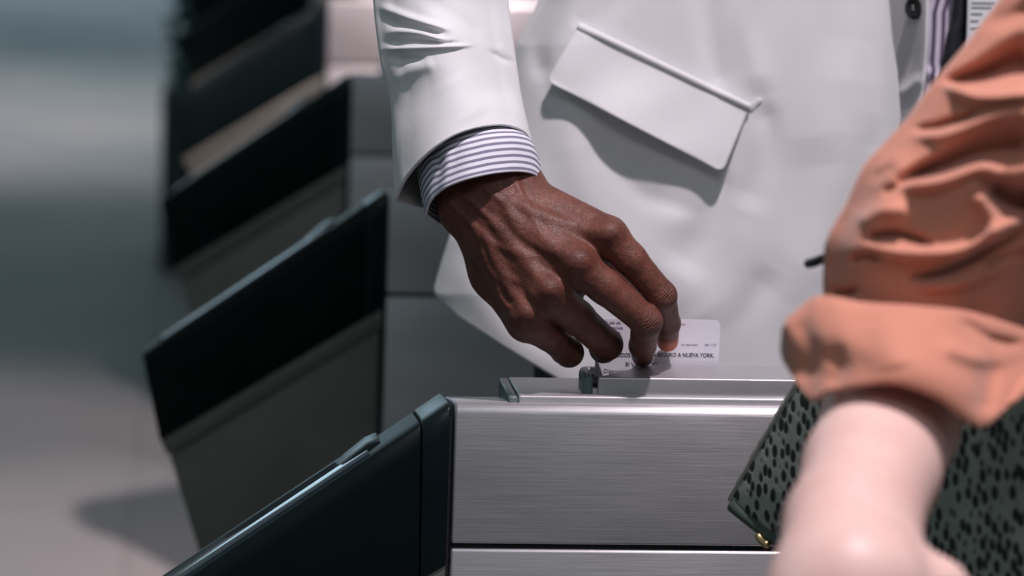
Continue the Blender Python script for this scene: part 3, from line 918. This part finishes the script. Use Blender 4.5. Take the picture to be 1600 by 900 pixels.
OSTR = [([(1476, 128), (1540, 112), (1620, 86)], (6, 30), .022), ([(1470, 130), (1530, 152), (1620, 146)], (8, 9), -.008), ([(1425, 202), (1470, 196), (1530, 176)], (6, 6), .006),
        ([(1430, 214), (1480, 210), (1560, 180), (1620, 176)], (8, 10), -.005), ([(1410, 280), (1470, 258), (1540, 232), (1620, 222)], (8, 26), .018), ([(1410, 292), (1470, 284), (1530, 262), (1556, 270)], (7, 9), -.008),
        ([(1545, 290), (1580, 310), (1620, 320)], (12, 30), .022), ([(1362, 280), (1398, 258)], 9, .003), ([(1380, 300), (1420, 286)], 7, .003),
        ([(1355, 372), (1400, 366), (1452, 380)], (7, 6), .008), ([(1340, 350), (1372, 330), (1420, 330)], (12, 16), -.006), ([(1360, 388), (1420, 396), (1500, 392), (1560, 360), (1620, 330)], (8, 12), -.008),
        ([(1420, 434), (1480, 424), (1550, 386), (1620, 352)], (6, 10), .009), ([(1330, 408), (1352, 400), (1376, 404)], 7, .006), ([(1440, 450), (1520, 436), (1620, 380)], (7, 12), -.006),
        ([(1300, 454), (1318, 458), (1340, 454)], 6, .010), ([(1540, 420), (1580, 402), (1620, 390)], (8, 12), .008), ([(1510, 20), (1560, 30), (1620, 10)], 16, .006), ([(1400, 230), (1375, 330), (1320, 420)], 26, -.004),
        ([(1320, 330), (1306, 400), (1300, 440)], 14, .004), ([(1520, 300), (1545, 330), (1560, 380)], 14, -.006)]
cont = {-420: 1890, -300: 1780, -160: 1668, -80: 1612, 0: 1560, 40: 1530, 75: 1503, 135: 1452, 180: 1420, 220: 1384, 262: 1346, 320: 1319, 370: 1292, 420: 1286, 460: 1286, 490: 1290}
rs = []
for y_, xl in cont.items():
    wd = np.interp(y_, [-160, 100, 300, 490], [430, 420, 390, 330])
    nr, fr = ell((xl, y_), (xl + wd, y_ + 70 * np.interp(y_, [-160, 490], [1.8, .5])), 0, 0)
    rs.append(ring(nr, fr, -.47, .058, 90, .85))
o, _ = tube('shirt_sleeve', rs, 220, ORANGE, [(a, b, c * 1.45) for a, b, c in OSTR], .002); childw(o); o['label'] = 'loose rust orange sleeve with deep folds'
# rolled cuff
T = [(1226, 520), (1240, 490), (1262, 470), (1290, 464), (1350, 474), (1430, 479), (1510, 488), (1580, 508), (1640, 530), (1660, 548)]
M_ = [(1219, 540), (1226, 510), (1262, 520), (1300, 520), (1360, 530), (1430, 532), (1510, 550), (1580, 566), (1640, 560), (1664, 556)]
M2 = [(1222, 562), (1234, 574), (1258, 580), (1300, 574), (1352, 572), (1425, 570), (1490, 596), (1552, 628), (1620, 600), (1656, 566)]
Bq = [(1230, 572), (1246, 600), (1268, 624), (1292, 610), (1345, 601), (1400, 598), (1465, 620), (1540, 664), (1605, 596), (1650, 570)]
def rr(nearp, yc, ry):
    L, Rr = np.array(nearp[0], float), np.array(nearp[-1], float)
    far = [tuple(L + (Rr - L) * t + np.array([0, 26 * math.sin(math.pi * t)])) for t in np.linspace(0, 1, 9)]
    return ring(nearp, far, yc, ry, 70, .8)
inn = [rr([(x * .93 + 1430 * .07, y + 8) for x, y in T], -.485, .048)]
rs = inn + [rr(T, -.49, .060), rr(M_, -.500, .074), rr(M2, -.512, .078), rr(Bq, -.518, .076), rr([(x * .95 + 1430 * .05, y - 5) for x, y in Bq], -.516, .068), rr([(x * .93 + 1430 * .07, y - 34) for x, y in M2], -.50, .058)]
CSTR = [([(1300, 540), (1312, 580), (1296, 604)], 14, .004), ([(1240, 500), (1262, 540), (1266, 600)], 16, .004), ([(1470, 540), (1530, 560), (1580, 556)], 14, -.006), ([(1500, 500), (1550, 530), (1600, 540)], 8, .005), ([(1380, 500), (1400, 580)], 30, -.003), ([(1560, 540), (1545, 600), (1536, 650)], 16, .006)]
o, _ = tube('rolled_cuff', rs, 70, ORANGE, CSTR, .0015); childw(o); o['label'] = 'thick turned up cuff of the orange sleeve'
# shirt body mostly outside the frame to the right
o, _ = tube('shirt_body', [ring(*ell((1690, yy_), (2500, yy_ + 60), 0, 0), -.46, .13, 50) for yy_ in (-260, 100, 400, 700, 1000)], 60, ORANGE, (), .003); childw(o)

# ------------------------------------------------------------------ perforated handbag under her arm
bag = empty('handbag', (.24, -.3, 0))
tag(bag, 'grey green perforated leather handbag hanging behind the bare forearm', 'handbag')
q = NT('perforated_leather', .45, 0, (.10, .12, .10), .5)
vo = q.n('ShaderNodeTexVoronoi', feature='F1'); vo.inputs['Scale'].default_value = 1; vo.inputs['Randomness'].default_value = .55
q.l(q.obj((170, 105, 95), 'UV', (0, 0, .35)), vo.inputs['Vector'])
hole = q.n('ShaderNodeMapRange'); hole.inputs['From Min'].default_value = .40; hole.inputs['From Max'].default_value = .54; q.l(vo.outputs['Distance'], hole.inputs['Value'])
basec = q.ramp(q.noise(30, 4), [(.3, (.29, .32, .275)), (.7, (.43, .45, .39))])
q.col(q.mixc(hole.outputs[0], (.012, .016, .016), basec)); q.bump(hole.outputs[0], .6, .0012)
LEATH = q.m
TRIM = vary('dark_leather_trim', (.05, .07, .06), .45, 0, .2, 40)
def by(px): return np.interp(px, [1120, 1240, 1600, 1900], [-.12, -.19, -.40, -.52])
outl = [(1142, 780), (1190, 695), (1240, 612), (1300, 510), (1400, 470), (1520, 450), (1680, 480), (1790, 640), (1800, 900), (1700, 1120), (1520, 1130), (1340, 960), (1225, 858), (1160, 808)]
oc = catmull([*outl, outl[0]], 90)[:-1]
cen = np.array([1480., 790.])
V = []; nr_ = 16
for k, s in enumerate(np.linspace(0, 1, nr_)):
    rads = 1 - (1 - math.cos(s * math.pi / 2)) if False else math.sin(s * math.pi / 2)
    for p in oc:
        pp = cen + (p - cen) * rads
        V.append(at(pp[0], pp[1], by(pp[0]) - .022 * math.cos(s * math.pi / 2) ** 1.5))
n_ = len(oc)
Vb = []
for s in np.linspace(1, 0, nr_):
    for p in oc:
        pp = cen + (p - cen) * math.sin(s * math.pi / 2)
        f_ = at(pp[0], pp[1], by(pp[0])); Vb.append(f_ + np.array([.01, .045 + .015 * math.cos(s * math.pi / 2), 0]))
AV = np.array(V + Vb)
o = mesh('bag_body', AV, grid_faces(2 * nr_, n_, True), LEATH); fixn(o)
tx = AV[:, 0] * .85 - AV[:, 1] * .55; add_uv(o, np.c_[tx, AV[:, 2]])
def childb(o): o.parent = bag; o.matrix_parent_inverse = Matrix.Translation((-.24, .3, 0)); return o
childb(o)


def pipe(name, pts, r, mat, n=10, closed=False):
    P = np.array(pts, float); V = []
    for i, p in enumerate(P):
        t = P[min(i + 1, len(P) - 1)] - P[max(i - 1, 0)]
        if closed: t = P[(i + 1) % len(P)] - P[i - 1]
        t /= np.linalg.norm(t); a = np.cross(t, (0.1, 1, .2)); a /= np.linalg.norm(a); b = np.cross(t, a)
        for k in range(n): V.append(p + (a * math.cos(2 * math.pi * k / n) + b * math.sin(2 * math.pi * k / n)) * r)
    f = grid_faces(len(P), n, True)
    if closed: f += [((len(P) - 1) * n + k, (len(P) - 1) * n + (k + 1) % n, (k + 1) % n, k) for k in range(n)]
    else: f += [tuple(range(n)), tuple(range(len(V) - n, len(V)))]
    o = mesh(name, V, f, mat); fixn(o); return o


childb(pipe('piping', [at(p[0], p[1], by(p[0]) + .002) for p in oc], .0022, vary('pale_edge', (.38, .35, .31), .4), closed=True))
childb(pipe('bottom_trim', [at(x, y, by(x) - .001) for x, y in catmull([(1145, 790), (1180, 818), (1225, 852), (1300, 915)], 12)], .0045, TRIM))
GOLD = vary('brass', (.65, .48, .25), .3, 1)
childb(pipe('clasp', [at(x, y, by(x) - .010) for x, y in catmull([(1184, 836), (1188, 842), (1194, 848), (1200, 852)], 8)], .0026, GOLD))
childb(pipe('strap', [at(x, y, y3) for x, y, y3 in ((1263, 412, -.36), (1272, 410, -.37), (1284, 405, -.38), (1310, 398, -.39), (1360, 392, -.40))], .0028, vary('black_strap', (.01, .01, .012), .5), 8))['label'] = 'black strap end poking out beside the orange sleeve'
